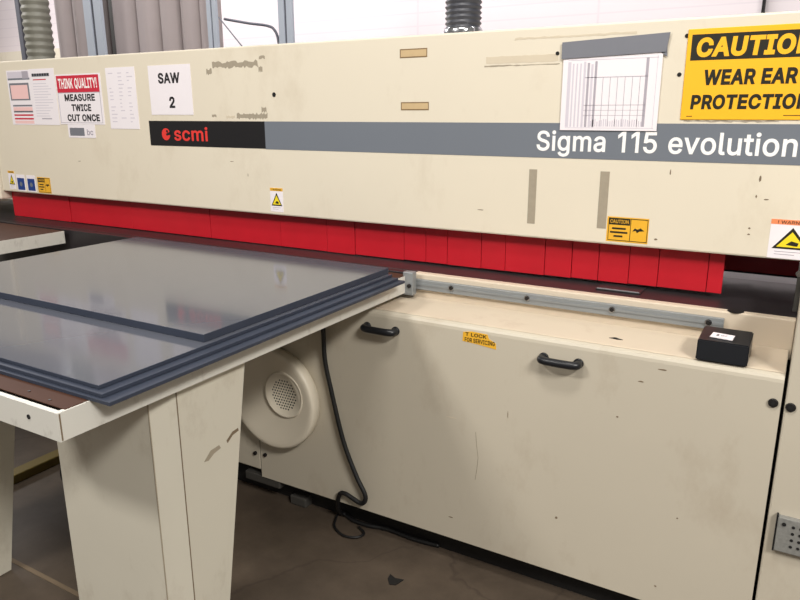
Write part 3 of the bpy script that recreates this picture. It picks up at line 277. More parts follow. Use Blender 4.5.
    def build(s, name, parent=None, smooth=False, loc=None):
        me = bpy.data.meshes.new(name)
        bmesh.ops.remove_doubles(s.bm, verts=s.bm.verts, dist=1e-6) if False else None
        if loc is not None or parent is not None:
            off = Vector(loc) if loc is not None else parent.matrix_world.translation if False else world_loc(parent)
            for v in s.bm.verts: v.co -= off
        s.bm.to_mesh(me); s.bm.free()
        for m in s.mats: me.materials.append(m)
        if smooth:
            for p in me.polygons: p.use_smooth = True
        o = bpy.data.objects.new(name, me); COL.objects.link(o)
        if parent is not None: o.parent = parent
        elif loc is not None: o.location = loc
        return o

def world_loc(o):
    v = Vector((0, 0, 0))
    while o is not None: v += Vector(o.location); o = o.parent
    return v
def tag(o, label, cat, group=None):
    o['label'] = label; o['category'] = cat
    if group: o['group'] = group
    return o
def thing(name, label, cat, loc=(0, 0, 0), group=None):
    o = bpy.data.objects.new(name, None); COL.objects.link(o); o.location = loc; o.empty_display_size = .1
    return tag(o, label, cat, group)
def struct(o): o['kind'] = 'structure'; return o
def lab(o, l): o['label'] = l; return o

# ------------------------------------------------------------------ camera
cam = bpy.data.cameras.new('camera'); co = bpy.data.objects.new('camera', cam); COL.objects.link(co)
cam.sensor_width = 36; cam.lens = 700/800*36; cam.clip_start = .02
r = Vector((.86435, .50288, -.00223)); f = Vector((-.48628, .83467, -.25857)); u = r.cross(f)
co.matrix_world = Matrix(((r.x, u.x, -f.x, 0), (r.y, u.y, -f.y, 0), (r.z, u.z, -f.z, 1.53), (0, 0, 0, 1)))
S.camera = co

# ------------------------------------------------------------------ the room
struct(MB().box(-16, 10, -10, 9, -.1, 0, 'floor').build('floor'))
struct(MB().box(-16, 6, 8, 8.2, 0, 6, 'wall').build('wall_back'))
struct(MB().box(-15.9, -9.15, 7.6, 7.98, 0, 2.55, 'cream').build('trim_1'))
struct(MB().box(-2.9, -1.9, 1.165, 1.18, 0, .002, 'grime').build('trim_2'))

# ------------------------------------------------------------------ the saw
SAW = thing('panel_saw', 'long cream beam panel saw with red guard strips and grey name stripe', 'saw', (-1.5, 2.4, 0))
Y = 2.25          # front face of the beam
beam = MB().box(-3.835, 1.3, Y, 2.85, 1.12, 1.789, 'cream', .006).build('pressure_beam', SAW)
# left end housing of the beam, lengthened out of view to block lamp light
endl = MB().box(-6.5, -3.838, 2.235, 2.85, 1.075, 1.789, 'cream', .006)
endl.build('beam_end_housing', SAW)

# black name plate with red roundel and lettering
lp = MB().d(-2.621, -1.943, 1.389, 1.497, Y, 'black', .0012).build('name_plate', beam); lab(lp, 'black name plate with red lettering')
tx = MB().text('scmi', -2.466, -2.262, 1.412, 1.472, Y-.0012, 'logo_red', bold=.016).build('lettering', beam); lab(tx, 'red lettering on the black plate')
em = MB().cyl((-2.516, Y-.0018, 1.439), .026, .0012, 'y', 'logo_red', 32)
em.prism([(-2.516, 1.441), (-2.484, 1.453), (-2.486, 1.438), (-2.512, 1.433)], 'y', Y-.003, Y-.0024, 'black')
em.cyl((-2.507, Y-.0027, 1.452), .006, .0006, 'y', 'black', 16)
lab(em.build('emblem', beam), 'small round red emblem')
lab(MB().d(-1.943, 1.3, 1.387, 1.497, Y, 'stripe', .0010).build('grey_stripe', beam), 'slate grey stripe')
lab(MB().text('Sigma 115 evolution', -.792, -.045, 1.392, 1.474, Y-.001, 'white', bold=.014).build('lettering', beam), 'white lettering on the grey stripe')
MB().cyl((-1.887, Y-.0006, 1.60), .009, .0012, 'y', 'hole', 20).build('screw_hole', beam)
for x, z in ((-.371, 1.635), (-.738, 1.708), (-.36, 1.74)):
    MB().cyl((x, Y-.0006, z), .006, .0012, 'y', 'hole', 16).build('screw_hole', beam)

def residue(x0, x1, z0, z1, m='residue', n=26, rough=.35):
    return MB().ragged(x0, x1, z0, z1, Y, m, n, .0004, rough).build('tape_residue', beam)
residue(-2.21, -1.965, 1.704, 1.737); residue(-1.96, -1.94, 1.686, 1.715, n=6); residue(-1.955, -1.925, 1.735, 1.75, n=6); residue(-2.245, -2.215, 1.682, 1.712, n=6)
residue(-2.09, -1.925, 1.503, 1.532, rough=.3); residue(-1.955, -1.93, 1.53, 1.556, n=6); residue(-2.15, -2.10, 1.506, 1.522, 'residue_pale', n=8); residue(-2.23, -2.205, 1.512, 1.526, n=6)
residue(-.98, -.735, 1.683, 1.708, 'residue_pale', 18, .1); residue(-.985, -.73, 1.674, 1.680, n=20, rough=.4); residue(-.88, -.5, 1.752, 1.762, 'residue_pale', n=24)
residue(-.345, -.1, 1.500, 1.508, 'residue', 20, .5)
for x0, x1, z0, z1, g in ((-.813, -.786, 1.168, 1.348, 'residue'), (-.578, -.549, 1.17, 1.35, 'residue')):
    lab(MB().d(x0, x1, z0, z1, Y, 'residue', .0007).build('tape_strip', beam), 'narrow vertical strip of old grey tape')
for k, (x0, x1, z0, z1) in enumerate(((-1.309, -1.2, 1.715, 1.745), (-1.305, -1.192, 1.538, 1.566))):
    b = MB().d(x0, x1, z0, z1, Y, 'tape_edge', .0006).d(x0+.004, x1-.003, z0+.004, z1-.004, Y-.0006, 'tape_tan', .0004)
    lab(b.build('tape_strip', beam), 'short piece of tan tape')
def chip(x, z, w, h, m='grime', parent=None, y=None):
    n = 9; pts = [(x+w/2+w/2*math.cos(2*PI*k/n)*random.uniform(.6, 1), z+h/2+h/2*math.sin(2*PI*k/n)*random.uniform(.6, 1)) for k in range(n)]
    yy = Y if y is None else y
    return MB().prism(pts, 'y', yy-.0004, yy, m).build('chipped_paint', parent or beam)
for x, z, w, h in ((-.130, 1.335, .008, .024), (-.134, 1.29, .006, .012), (-.112, 1.286, .016, .005), (-.142, 1.20, .008, .007), (-.142, 1.183, .008, .006), (-.372, 1.345, .005, .02), (-2.05, 1.27, .004, .016), (-2.15, 1.33, .03, .003), (-1.0, 1.20, .03, .004), (-3.16, 1.30, .03, .003), (-.40, 1.145, .012, .008)):
    chip(x, z, w, h)

# stickers on the beam
def tri(b, x0, x1, z0, z1, y, m, th=.0006):
    return b.prism([(x0, z0), (x1, z0), ((x0+x1)/2, z1)], 'y', y-th, y, m)
def warning(x0, x1, z0, z1, head, label):
    w, h = x1-x0, z1-z0
    b = MB().d(x0, x1, z0, z1, Y, 'paper')
    b.d(x0, x1, z1-.13*h, z1, Y-.0008, head, .0003)
    b.text('! WARNING', x0+.15*w, x1-.12*w, z1-.11*h, z1-.03*h, Y-.0011, 'sign_black', .01, th=.0002)
    tri(b, x0+.08*w, x1-.08*w, z0+.25*h, z1-.2*h, Y-.0008, 'sign_black', .0004)
    tri(b, x0+.18*w, x1-.18*w, z0+.30*h, z1-.31*h, Y-.0012, 'yellow_tri', .0004)
    c = (x0+x1)/2
    b.prism([(c-.12*w, z0+.36*h), (c+.14*w, z0+.33*h), (c+.16*w, z0+.42*h), (c, z0+.46*h), (c-.04*w, z0+.43*h)], 'y', Y-.002, Y-.0016, 'sign_black')
    for k in range(2): b.d(x0+.15*w, x0+(.8-.2*k)*w, z0+(.17-.07*k)*h, z0+(.185-.07*k)*h, Y-.0008, 'ink_grey', .0003)
    return lab(b.build('warning_sticker', beam), label)
warning(-1.932, -1.865, 1.134, 1.232, 'yellow_soft', 'small white sticker with yellow warning triangle above the red guard')
warning(-.084, .03, 1.124, 1.236, 'orange', 'large white sticker with orange heading and yellow triangle')
warning(-3.765, -3.708, 1.135, 1.232, 'yellow_soft', 'white sticker with small triangle at the left end of the beam')
for k, x in enumerate((-3.682, -3.592)):
    b = MB().d(x-.012, x+.062, 1.128, 1.215, Y, 'paper').d(x-.006, x+.056, 1.134, 1.197, Y-.0008, 'blue', .0003)
    b.d(x+.01, x+.04, 1.15, 1.17, Y-.0011, 'paper', .0002) if False else b.cyl((x+.025, Y-.0013, 1.165), .012, .0004, 'y', 'stripe', 16)
    lab(b.build('instruction_sticker', beam), 'small blue and white sticker')
def caution_small(x0, x1, z0, z1, label):
    w, h = x1-x0, z1-z0
    b = MB().d(x0-.04*w, x1+.02*w, z0-.05*h, z1+.05*h, Y, 'yellow_soft', .0006)
    b.d(x0, x0+.55*w, z1-.3*h, z1, Y-.0006, 'sign_black', .0003)
    b.text('CAUTION', x0+.04*w, x0+.51*w, z1-.23*h, z1-.07*h, Y-.0009, 'yellow_soft', .01, th=.0002)
    for k, (a, c) in enumerate(((.1, .45), (.05, .5), (.15, .38))): b.d(x0+a*w, x0+c*w, z0+(.5-.17*k)*h, z0+(.58-.17*k)*h, Y-.0006, 'sign_black', .0003)
    for (a, c, e, g) in ((0, 1, 0, .03), (0, .015, 0, 1), (.985, 1, 0, 1), (.56, .575, 0, 1), (.56, 1, .97, 1)): b.d(x0+a*w, x0+c*w, z0+e*h, z0+g*h, Y-.0006, 'sign_black', .0003)
    b.prism([(x0+.62*w, z0+.45*h), (x0+.68*w, z0+.6*h), (x0+.75*w, z0+.55*h), (x0+.82*w, z0+.62*h), (x0+.92*w, z0+.5*h), (x0+.8*w, z0+.48*h), (x0+.74*w, z0+.4*h), (x0+.7*w, z0+.5*h)], 'y', Y-.0011, Y-.0006, 'sign_black')
    return lab(b.build('caution_sticker', beam), label)
caution_small(-.541, -.42, 1.135, 1.207, 'small yellow caution sticker with black heading')
caution_small(-3.508, -3.405, 1.131, 1.205, 'small yellow sticker at the left end of the beam')

# red guard strips hanging under the beam
seams = [-3.835, -3.335, -2.86, -2.335, -1.925, -1.682, -1.546, -1.32, -1.225, -1.135, -.998, -.905, -.76, -.666, -.576, -.477, -.386, -.24, -.195]
for a, b_ in zip(seams, seams[1:]):
    dy = random.uniform(-.002, .002); dz = random.uniform(-.001, .001)
    zb = .979+.010*max(0, min(1, (a+1.7)/1.4))
    t = MB().box(a+.001, b_-.001, 2.297+dy, 2.303+dy, zb+dz, 1.16, 'red', .0008, 1)
    t.build('guard_strip', SAW)
gh = MB().box(-3.825, -.197, 2.308, 2.314, 1.0, 1.16, 'red_edge').build('seam_darkening_sheet', SAW); lab(gh, 'dark red sheet added behind the guard strips to darken their seams')  # added sheet, keeps bright light from showing through the slits
rg = MB().box(-3.78, 1.2, 2.60, 2.61, 1.006, 1.10, 'red').box(-3.78, 1.2, 2.597, 2.6, 1.0, 1.006, 'hole').build('rear_guard', SAW); lab(rg, 'red rear guard seen under the beam')

# bed
bed = MB().box(-4.6, 1.2, 2.172, 2.62, .93, .975, 'steel', .002).box(-4.6, -1.1915, 2.138, 2.1715, .85, .974, 'steel', .002).build('saw_bed', SAW); lab(bed, 'dark brown steel bed')
MB().box(-.56, -.42, 2.22, 2.325, .9755, .979, 'steel', .001).box(-.556, -.424, 2.222, 2.227, .979, .9815, 'alu').build('slot_plate', bed)
lab(MB().box(-4.6, 1.2, 2.62, 2.95, .90, .972, 'alu', .002).build('rear_table', SAW), 'light grey rear table')
lip = MB().box(-1.19, .013, 2.138, 2.1715, .86, .9765, 'ledge', .004).build('bed_edge', SAW)
op = MB().cyl((-.14, 2.155, .9773), .022, .0012, 'z', 'bolt', 28); op.build('oval_plate', lip)
rail = MB().box(-1.19, -.165, 2.122, 2.137, .922, .958, 'alu', .0015).box(-1.19, -.165, 2.1195, 2.122, .938, .946, 'alu').build('fence_rail', SAW); lab(rail, 'grey aluminium rail along the bed')
for x in (-1.03, -.755, -.48, -.205):
    MB().cyl((x, 2.117, .943), .007, .006, 'y', 'bolt', 6).cyl((x, 2.1185, .943), .0095, .002, 'y', 'chrome', 20).build('bolt', rail)

# cabinet body with rounded front fold
prof = [(2.137, .12), (2.137, .889)]
prof += [(1.945, .887), (1.934, .8855), (1.926, .881), (1.9215, .874), (1.92, .865), (1.92, .112), (1.99, .112)]
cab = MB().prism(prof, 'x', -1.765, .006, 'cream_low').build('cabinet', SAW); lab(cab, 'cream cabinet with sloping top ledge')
for p in cab.data.polygons: p.use_smooth = False
ld = MB().prism([(2.136, .8905), (1.945, .8885), (1.937, .887), (1.938, .886), (1.95, .886), (2.136, .886)], 'x', -1.76, .004, 'ledge').build('ledge', cab)
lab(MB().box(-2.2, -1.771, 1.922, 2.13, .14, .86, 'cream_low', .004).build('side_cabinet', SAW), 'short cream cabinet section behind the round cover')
lab(MB().box(-1.86, -1.68, 1.925, 2.0, .075, .111, 'darkmetal', .004).box(-1.66, -1.58, 1.96, 2.02, .0, .04, 'darkmetal', .006).build('foot', SAW), 'grey metal machine foot')
MB().box(-1.772, -1.764, 1.925, 1.99, .112, .9, 'hole').build('seam', SAW)
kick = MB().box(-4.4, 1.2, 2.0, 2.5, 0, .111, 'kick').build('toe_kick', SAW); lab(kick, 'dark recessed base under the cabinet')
MB().box(-4.4, 1.2, 2.17, 2.6, .112, .925, 'darkmetal').build('machine_frame', SAW)
# handles
def handle(x0, x1, z):
    b = MB()
    y0 = 1.92
    b.tube([(x0+.012, y0, z), (x0+.01, y0-.022, z), (x0+.02, y0-.031, z), (x0+.04, y0-.034, z), (x1-.04, y0-.034, z), (x1-.02, y0-.031, z), (x1-.01, y0-.022, z), (x1-.012, y0, z)], .0122, 'blackplastic', 14)
    for x in (x0+.012, x1-.012): b.cyl((x, y0-.004, z), .015, .008, 'y', 'blackplastic', 20, bev=.002)
    return lab(b.build('handle', cab), 'black bow handle')
handle(-1.258, -1.122, .827); handle(-.634, -.505, .825)
for x, z in ((-.012, .81),):
    MB().cyl((x, 1.917, z), .012, .006, 'y', 'bolt', 20, bev=.002).cyl((x, 1.9135, z), .006, .002, 'y', 'hole', 6).build('bolt', cab)
for x, z in ((-1.792, .21), (-1.74, .215)): MB().cyl((x, 1.917, z), .008, .008, 'y', 'bolt', 16).build('bolt', cab)
# torn yellow sticker on the cabinet
yc = 1.92
st = MB().prism([(-.888, .862), (-.89, .832), (-.84, .829), (-.775, .822), (-.777, .842), (-.80, .852), (-.805, .866), (-.86, .868)], 'y', yc-.0007, yc, 'yellow_soft')
st.text('T LOCK', -.88, -.808, .851, .863, yc-.0007, 'sign_black', .02, th=.0003)
st.text('FOR SERVICING', -.882, -.78, .832, .846, yc-.0007, 'sign_black', .02, th=.0003)
lab(st.build('torn_sticker', cab), 'torn yellow sticker with black lettering')
for x, z, w, h in ((-.40, .68, .008, .006), (-.35, .80, .02, .005), (-.56, .30, .01, .01), (-.21, .41, .006, .006), (-.95, .56, .05, .003), (-.73, .60, .003, .03), (-.93, .19, .02, .005), (-.30, .845, .03, .005), (-.25, .17, .008, .008)):
    chip(x, z, w, h, 'grime' if h > .004 else 'residue_pale', cab, 1.92)
pts = [(-.837, .53), (-.832, .48), (-.826, .44), (-.829, .40), (-.834, .36), (-.832, .36), (-.827, .40), (-.824, .44), (-.830, .48), (-.835, .53)]
MB().prism(pts, 'y', 1.9196, 1.92, 'residue').build('scratch', cab)
MB().prism([(-.455, 2.0), (-.44, 2.012), (-.415, 2.0), (-.43, 1.996)], 'z', .8885, .8905, 'bolt').build('chipped_paint', cab)

# right end column
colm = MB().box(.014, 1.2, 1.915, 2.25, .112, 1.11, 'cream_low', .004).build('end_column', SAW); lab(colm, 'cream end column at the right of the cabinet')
MB().cyl((.028, 1.912, .808), .012, .006, 'y', 'bolt', 20, bev=.002).cyl((.028, 1.9085, .808), .006, .002, 'y', 'hole', 6).build('bolt', colm)
v = MB().box(.038, .26, 1.897, 1.915, .408, .507, 'vent', .002).box(.034, .0385, 1.9, 1.915, .405, .51, 'hole')
v.cyl((.053, 1.896, .49), .005, .003, 'y', 'hole', 12).cyl((.108, 1.896, .42), .006, .004, 'y', 'chrome', 12)
for i in range(10):
    for j in range(4): v.cyl((.075+i*.017, 1.8965, .43+j*.019), .004, .0015, 'y', 'hole', 8)
lab(v.build('vent_cover', colm), 'grey speckled metal cover')
lab(MB().box(.0, .012, 2.225, 2.262, .978, 1.119, 'darkmetal', .002).cyl((.003, 2.197, 1.095), .008, .006, 'y', 'chrome', 16).build('bed_bracket', SAW), 'grey bracket between bed and beam')

# round cover with grille
fc = (-1.655, 1.919, .487)
fan = MB().lathe([(.19, 0), (.197, .006), (.199, .04), (.196, .047), (.188, .05), (.175, .049), (.15, .046), (.12, .041), (.05, .036), (.02, .036)], fc, '-y', 'cream', 64).build('round_cover', SAW)
lab(fan, 'round cream cover with perforated centre')
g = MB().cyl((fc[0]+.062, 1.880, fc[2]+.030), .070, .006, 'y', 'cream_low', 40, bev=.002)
for i in range(-5, 6):
    for j in range(-5, 6):
        x = i*.0118+(.0059 if j % 2 else 0); z = j*.011
        if x*x+z*z < .058**2: g.cyl((fc[0]+.062+x, 1.8765, fc[2]+.030+z), .0036, .0012, 'y', 'hole', 8)
g.lathe([(.078, 0), (.092, .0), (.092, .008), (.088, .013), (.082, .013), (.078, .008)], (fc[0]+.062, 1.884, fc[2]+.030), '-y', 'cream', 48)
g.build('grille', fan)
lr = MB().tube([(-1.655+.205*math.cos(a), 1.918, .487+.205*math.sin(a)) for a in [PI*1.02+i*PI*.5/10 for i in range(11)]], .008, 'alu', 8)
lab(lr.build('cover_rim', SAW), 'thin metal rim below the round cover')

# ------------------------------------------------------------------ support tables
def table(xr, w, label, first):
    T = thing('support_table', label, 'table', (xr-w/2, 1.2, 0), 'support tables of the saw')
    y0, y1, zt = .742, 2.115, .972
    if w > .6: pass
    xl = xr-w
    fr = MB()
    fr.prism([(xl, y0), (xr, y0), (xr, y1), (xr-.012, y1), (xr-.012, y0+.012), (xl+.012, y0+.012), (xl+.012, y1), (xl, y1)], 'z', .912, zt, 'apron')
    fr.box(xl+.013, xr-.013, y0+.013, y1, .912, .92, 'apron')
    if first:
        for x in (xr-.095, xr-.40): fr.cyl((x, y0-.0005, .945), .005, .002, 'y', 'hole', 12)
        fr.box(xr-.0015, xr+.0008, y0+.003, y0+.006, .914, .97, 'grime')
    fr.build('apron', T)
    top = MB().box(xl+.004, xr-.004, y0+.02, y1, zt+.0005 if False else .9705, .9735, 'brown', .001)
    if first:
        for x, y in ((xr-.07, .775), (xr-.15, .782), (xr-.27, .778)): top.cyl((x, y, .974), .003, .002, 'z', 'chrome', 10)
    lab(top.build('table_top', T), 'brown laminate top')
    leg = MB()
    # tapered pedestal: vertical front, rear edge sloping forward towards the floor
    def ring(z, yb): return [(xr-.432, 1.0, z), (xr-.06, 1.0, z), (xr-.034, 1.062, z), (xr-.034, yb, z), (xr-.432, yb, z)]
    t = bmesh.new()
    rows = [[t.verts.new(p) for p in ring(z, yb)] for z, yb in ((0, 1.14), (.45, 1.219), (.911, 1.30))]
    for a, b_ in zip(rows, rows[1:]):
        for k in range(5): t.faces.new((a[k], a[(k+1) % 5], b_[(k+1) % 5], b_[k]))
    t.faces.new(rows[0][::-1]); t.faces.new(rows[-1]); bmesh.ops.recalc_face_normals(t, faces=t.faces)
    leg.merge(t, 'cream_leg')
    if first:
        leg.box(xr-.0352, xr-.0332, 1.0605, 1.063, .06, .9, 'grime')
        leg.box(xr-.0612, xr-.0592, .9985, 1.001, .06, .9, 'residue')
        for pts_, m_ in (([(1.215, .698), (1.235, .712), (1.258, .716), (1.256, .724), (1.235, .722), (1.212, .706)], 'grime'), ([(1.13, .682), (1.145, .679), (1.165, .69), (1.19, .695), (1.185, .705), (1.155, .703)], 'residue')):
            leg.prism(pts_, 'x', xr-.034, xr-.0332, m_)
    leg.build('leg', T)
    return T
T1 = table(-1.196, .46, 'cream support table with pedestal leg, nearest one, carrying the front of the grey sheets', True)
bk = MB().box(-1.205, -1.165, 2.088, 2.117, .905, .988, 'alu', .003).cyl((-1.178, 2.085, .94), .008, .006, 'y', 'bolt', 6)
lab(bk.build('bracket', T1), 'grey end bracket with dark bolt')
table(-2.195, .45, 'cream support table mostly hidden under the left of the sheets, leg at left edge', False)
T3 = table(-3.14, .62, 'farthest support table, brown top by the left end of the red guard', False)

# ------------------------------------------------------------------ the grey plastic sheets
def sheet(name, x0, x1, y0, y1, z0, z1, label, rot=0):
    b = MB()
    t = bmesh.new(); bmesh.ops.create_cube(t, size=1)
    for v_ in t.verts: v_.co = Vector(((x0+x1)/2+v_.co.x*(x1-x0), (y0+y1)/2+v_.co.y*(y1-y0), (z0+z1)/2+v_.co.z*(z1-z0)))
    bmesh.ops.bevel(t, geom=t.edges[:], offset=.0008, segments=1, affect='EDGES')
    b.mi('pvc_edge'); e = b.mi('pvc'); b.merge(t, 'pvc_edge')
    for f_ in b.bm.faces:
        if f_.normal.z > .9 and all(v_.co.z > z1-1e-4 for v_ in f_.verts): f_.material_index = e
    c = ((x0+x1)/2, (y0+y1)/2, z0)
    if 'bare' not in label and 'topmost' not in label:
        for f_ in b.bm.faces: f_.material_index = 0
        b.mats = [M['pvc_edge']]
    o = b.build(name, None, loc=c); o.rotation_euler[2] = rot
    return tag(o, label, 'plastic sheet', 'grey plastic sheets stacked on the support tables')
zz = .9737
sheet('plastic_sheet', -2.45, -1.138, .808, 1.99, zz, zz+.0085, 'lowest grey plastic sheet of the stack, jutting out furthest over the table edge', .008)
sheet('plastic_sheet', -2.47, -1.163, .820, 1.985, zz+.0088, zz+.0173, 'second grey plastic sheet from the bottom of the stack')
sheet('plastic_sheet', -2.46, -1.189, .833, 1.99, zz+.0176, zz+.0263, 'glossy grey sheet with its front top surface bare, just under the topmost')
sheet('plastic_sheet', -2.46, -1.205, 1.138, 1.992, zz+.0266, zz+.0463, 'topmost thick grey plastic sheet, set back towards the saw beam')
# ------------------------------------------------------------------ papers and signs on the beam
G = 'papers taped to the beam'
def sign(name, label, cat, x0, x1, z0, z1, m, th=.0015, y=Y, bev=0, grp=None):
    T = thing(name, label, cat, ((x0+x1)/2, y, z0), grp)
    MB().box(x0, x1, y-th, y-.0001, z0, z1, m, bev, 1).build('sheet' if cat == 'paper' else 'plate', T)
    return T
# form
T = sign('paper_form', 'pink and grey printed form, leftmost paper taped to the beam', 'paper', -3.652, -3.462, 1.474, 1.742, 'paper', grp=G)
b = MB(); y = Y-.0015
b.d(-3.645, -3.465, 1.705, 1.735, y, 'ink_light', .0003).d(-3.52, -3.47, 1.70, 1.736, y-.0003, 'ink_grey', .0003).d(-3.645, -3.462, 1.695, 1.704, y, 'stripe', .0003)
b.d(-3.64, -3.475, 1.595, 1.68, y, 'tape_grey', .0003).d(-3.63, -3.487, 1.602, 1.67, y-.0003, 'paper_pink', .0003)
for z in (1.565, 1.535, 1.518, 1.50): b.d(-3.63, -3.468, z, z+.008, y, 'ink_red' if z < 1.53 else 'tape_grey', .0002)
b.d(-3.63, -3.468, 1.48, 1.495, y, 'paper_pink', .0002).d(-3.63, -3.468, 1.541, 1.562, y, 'paper_pink', .0002)
b.build('printing', T)
# list
T = sign('paper_list', 'white printed list with bold heading beside the pink form', 'paper', -3.461, -3.262, 1.474, 1.744, 'paper', grp=G)
b = MB(); b.d(-3.44, -3.30, 1.707, 1.722, y, 'tape_grey', .0003)
for k in range(7): b.d(-3.437+.02*k, -3.425+.02*k, 1.71, 1.722, y-.0003, 'ink', .0003)
b.d(-3.435, -3.33, 1.69, 1.695, y, 'ink_red', .0003)
for k in range(13): b.d(-3.44, -3.31+random.uniform(-.03, .02), 1.672-.013*k, 1.675-.013*k, y, 'ink_light', .0003)
b.d(-3.40, -3.32, 1.502, 1.507, y, 'ink_grey', .0003)
b.build('printing', T)
# think quality
T = sign('quality_sign', 'white sign with red heading THINK QUALITY, measure twice cut once', 'sign', -3.256, -2.922, 1.478, 1.712, 'paper')
b = MB(); b.d(-3.249, -2.935, 1.628, 1.706, y, 'ink_red', .0004).d(-3.249, -2.935, 1.625, 1.628, y, 'ink_grey', .0003)
for (a, c, e, g_) in ((-3.249, -3.246, 1.485, 1.706), (-2.938, -2.935, 1.485, 1.706), (-3.249, -2.935, 1.485, 1.487)): b.d(a, c, e, g_, y, 'ink_grey', .0003)
b.build('heading_band', T)
b = MB(); b.text('THINK QUALITY!', -3.236, -2.95, 1.642, 1.693, y-.0004, 'white', .02, th=.0003).build('heading_lettering', T)
for w_, x0, x1, z0 in (('MEASURE', -3.20, -2.975, 1.587), ('TWICE', -3.155, -3.01, 1.54), ('CUT ONCE', -3.195, -2.955, 1.493)): MB().text(w_, x0, x1, z0, z0+.033, y, 'ink', .032).build('lettering', T)
T = sign('paper_tag', 'small white slip with grey block under the quality sign', 'paper', -3.203, -3.0, 1.415, 1.4775, 'paper', grp=G)
b = MB(); b.d(-3.19, -3.08, 1.424, 1.462, y, 'tape_grey', .0003).text('bc', -3.06, -3.015, 1.428, 1.456, y, 'ink_grey', .02); b.build('printing', T)
# table sheet
T = sign('paper_list', 'plain white sheet with faint columns left of the SAW 2 sheet', 'paper', -2.882, -2.685, 1.46, 1.732, 'paper', grp=G)
b = MB()
for k in range(14):
    for c0 in (-2.865, -2.80, -2.74):
        w = random.uniform(.012, .04)
        if random.random() < .8: b.d(c0, c0+w, 1.705-.0165*k, 1.709-.0165*k, y, 'ink_light', .0003)
b.build('printing', T)
T = sign('saw_number_sign', 'white sheet reading SAW 2 above the black name plate', 'paper', -2.597, -2.337, 1.523, 1.732, 'paper', grp=G)
MB().text('SAW', -2.537, -2.403, 1.655, 1.70, y, 'ink', .03).build('lettering', T); MB().text('2', -2.478, -2.444, 1.552, 1.60, y, 'ink', .03).build('number', T)
# plastic sleeve sheet
T = thing('printed_sheet', 'white sheet with faint grid drawing hanging from a grey clip strip', 'paper', (-.567, Y, 1.47))
MB().box(-.716, -.42, Y-.005, Y-.0035, 1.475, 1.70, 'paper').build('sheet', T)
b = MB(); y = Y-.005
b.d(-.70, -.69, 1.485, 1.68, y, 'ink_light', .0003)
for k in range(7): b.d(-.685+.0115*k, -.685+.0115*k+.007, 1.485, 1.68-.004*(k % 3), y, 'ink_light' if k % 2 else 'ink_grey', .0003) if k > 2 else b.d(-.685+.0115*k, -.68+.0115*k, 1.485, 1.675, y, 'ink_light', .0003)
b.d(-.465, -.457, 1.487, 1.685, y, 'ink_grey', .0003)
for k in range(6): b.d(-.59+.022*k, -.5885+.022*k, 1.487, 1.632, y, 'ink_grey', .0003)
for z, t_ in ((1.632, .002), (1.55, .0015), (1.535, .001), (1.52, .001)): b.d(-.645, -.457, z, z+t_, y, 'ink_grey', .0003)
for k in range(24): b.d(-.62+.0066*k, -.617+.0066*k, 1.487, 1.502+random.uniform(0, .008), y, 'ink_light', .0003)
b.d(-.70, -.43, 1.684, 1.686, y, 'ink_light', .0003).d(-.70, -.43, 1.482, 1.4835, y, 'ink_light', .0003)
b.d(-.434, -.4325, 1.482, 1.69, y, 'ink_light', .0003)
b.build('grid_drawing', T)
b = MB().prism([(-.722, 1.690), (-.412, 1.699), (-.405, 1.752), (-.722, 1.739)], 'y', Y-.008, Y-.005, 'tape_grey')
b.prism([(-.43, 1.70), (-.408, 1.685), (-.412, 1.74)], 'y', Y-.005, Y-.0036, 'tape_grey')
lab(b.build('clip_strip', T), 'slate grey strip')
# caution sign
T = thing('caution_sign', 'yellow CAUTION wear ear protection sign with black heading band', 'sign', (-.176, Y, 1.508))
t = MB(); t.box(-.357, .005, Y-.003, Y-.0001, 1.508, 1.757, 'yellow', .0012, 1); t.build('plate', T)
y = Y-.003
MB().d(-.345, -.007, 1.672, 1.742, y, 'sign_black', .0004).build('heading_band', T)
MB().text('CAUTION', -.33, -.036, 1.68, 1.733, y-.0004, 'yellow', .04, .08, .0003).build('heading_lettering', T)
MB().text('WEAR EAR', -.303, -.068, 1.604, 1.646, y, 'sign_black', .036, .06).build('lettering', T); MB().text('PROTECTION', -.332, -.030, 1.537, 1.578, y, 'sign_black', .036, .06).build('lettering', T)
MB().d(-.34, -.325, 1.517, 1.519, y, 'sign_black', .0003).d(-.09, -.04, 1.519, 1.521, y, 'sign_black', .0003).build('fine_print', T)

# ------------------------------------------------------------------ black box on the ledge
T = thing('black_box', 'small black box with white paper label on the cream ledge', 'box', (-.143, 1.99, .886))
T.rotation_euler[0] = 0
bb = MB().prism([(1.926, .8895), (2.068, .8915), (2.064, .949), (1.934, .945)], 'x', -.208, -.083, 'blackplastic', .003).build('box_body', T)
lb = MB().prism([(-.182, 1.962), (-.126, 1.954), (-.124, 1.998), (-.178, 2.006)], 'z', .9475, .9495, 'paper')
lb.text('2', -.168, -.161, 1.975, 1.99, .9495, 'ink', .02, top=True).text('or', -.157, -.14, 1.974, 1.986, .9495, 'ink_grey', .02, top=True)
lab(lb.build('paper_label', T), 'white paper label')

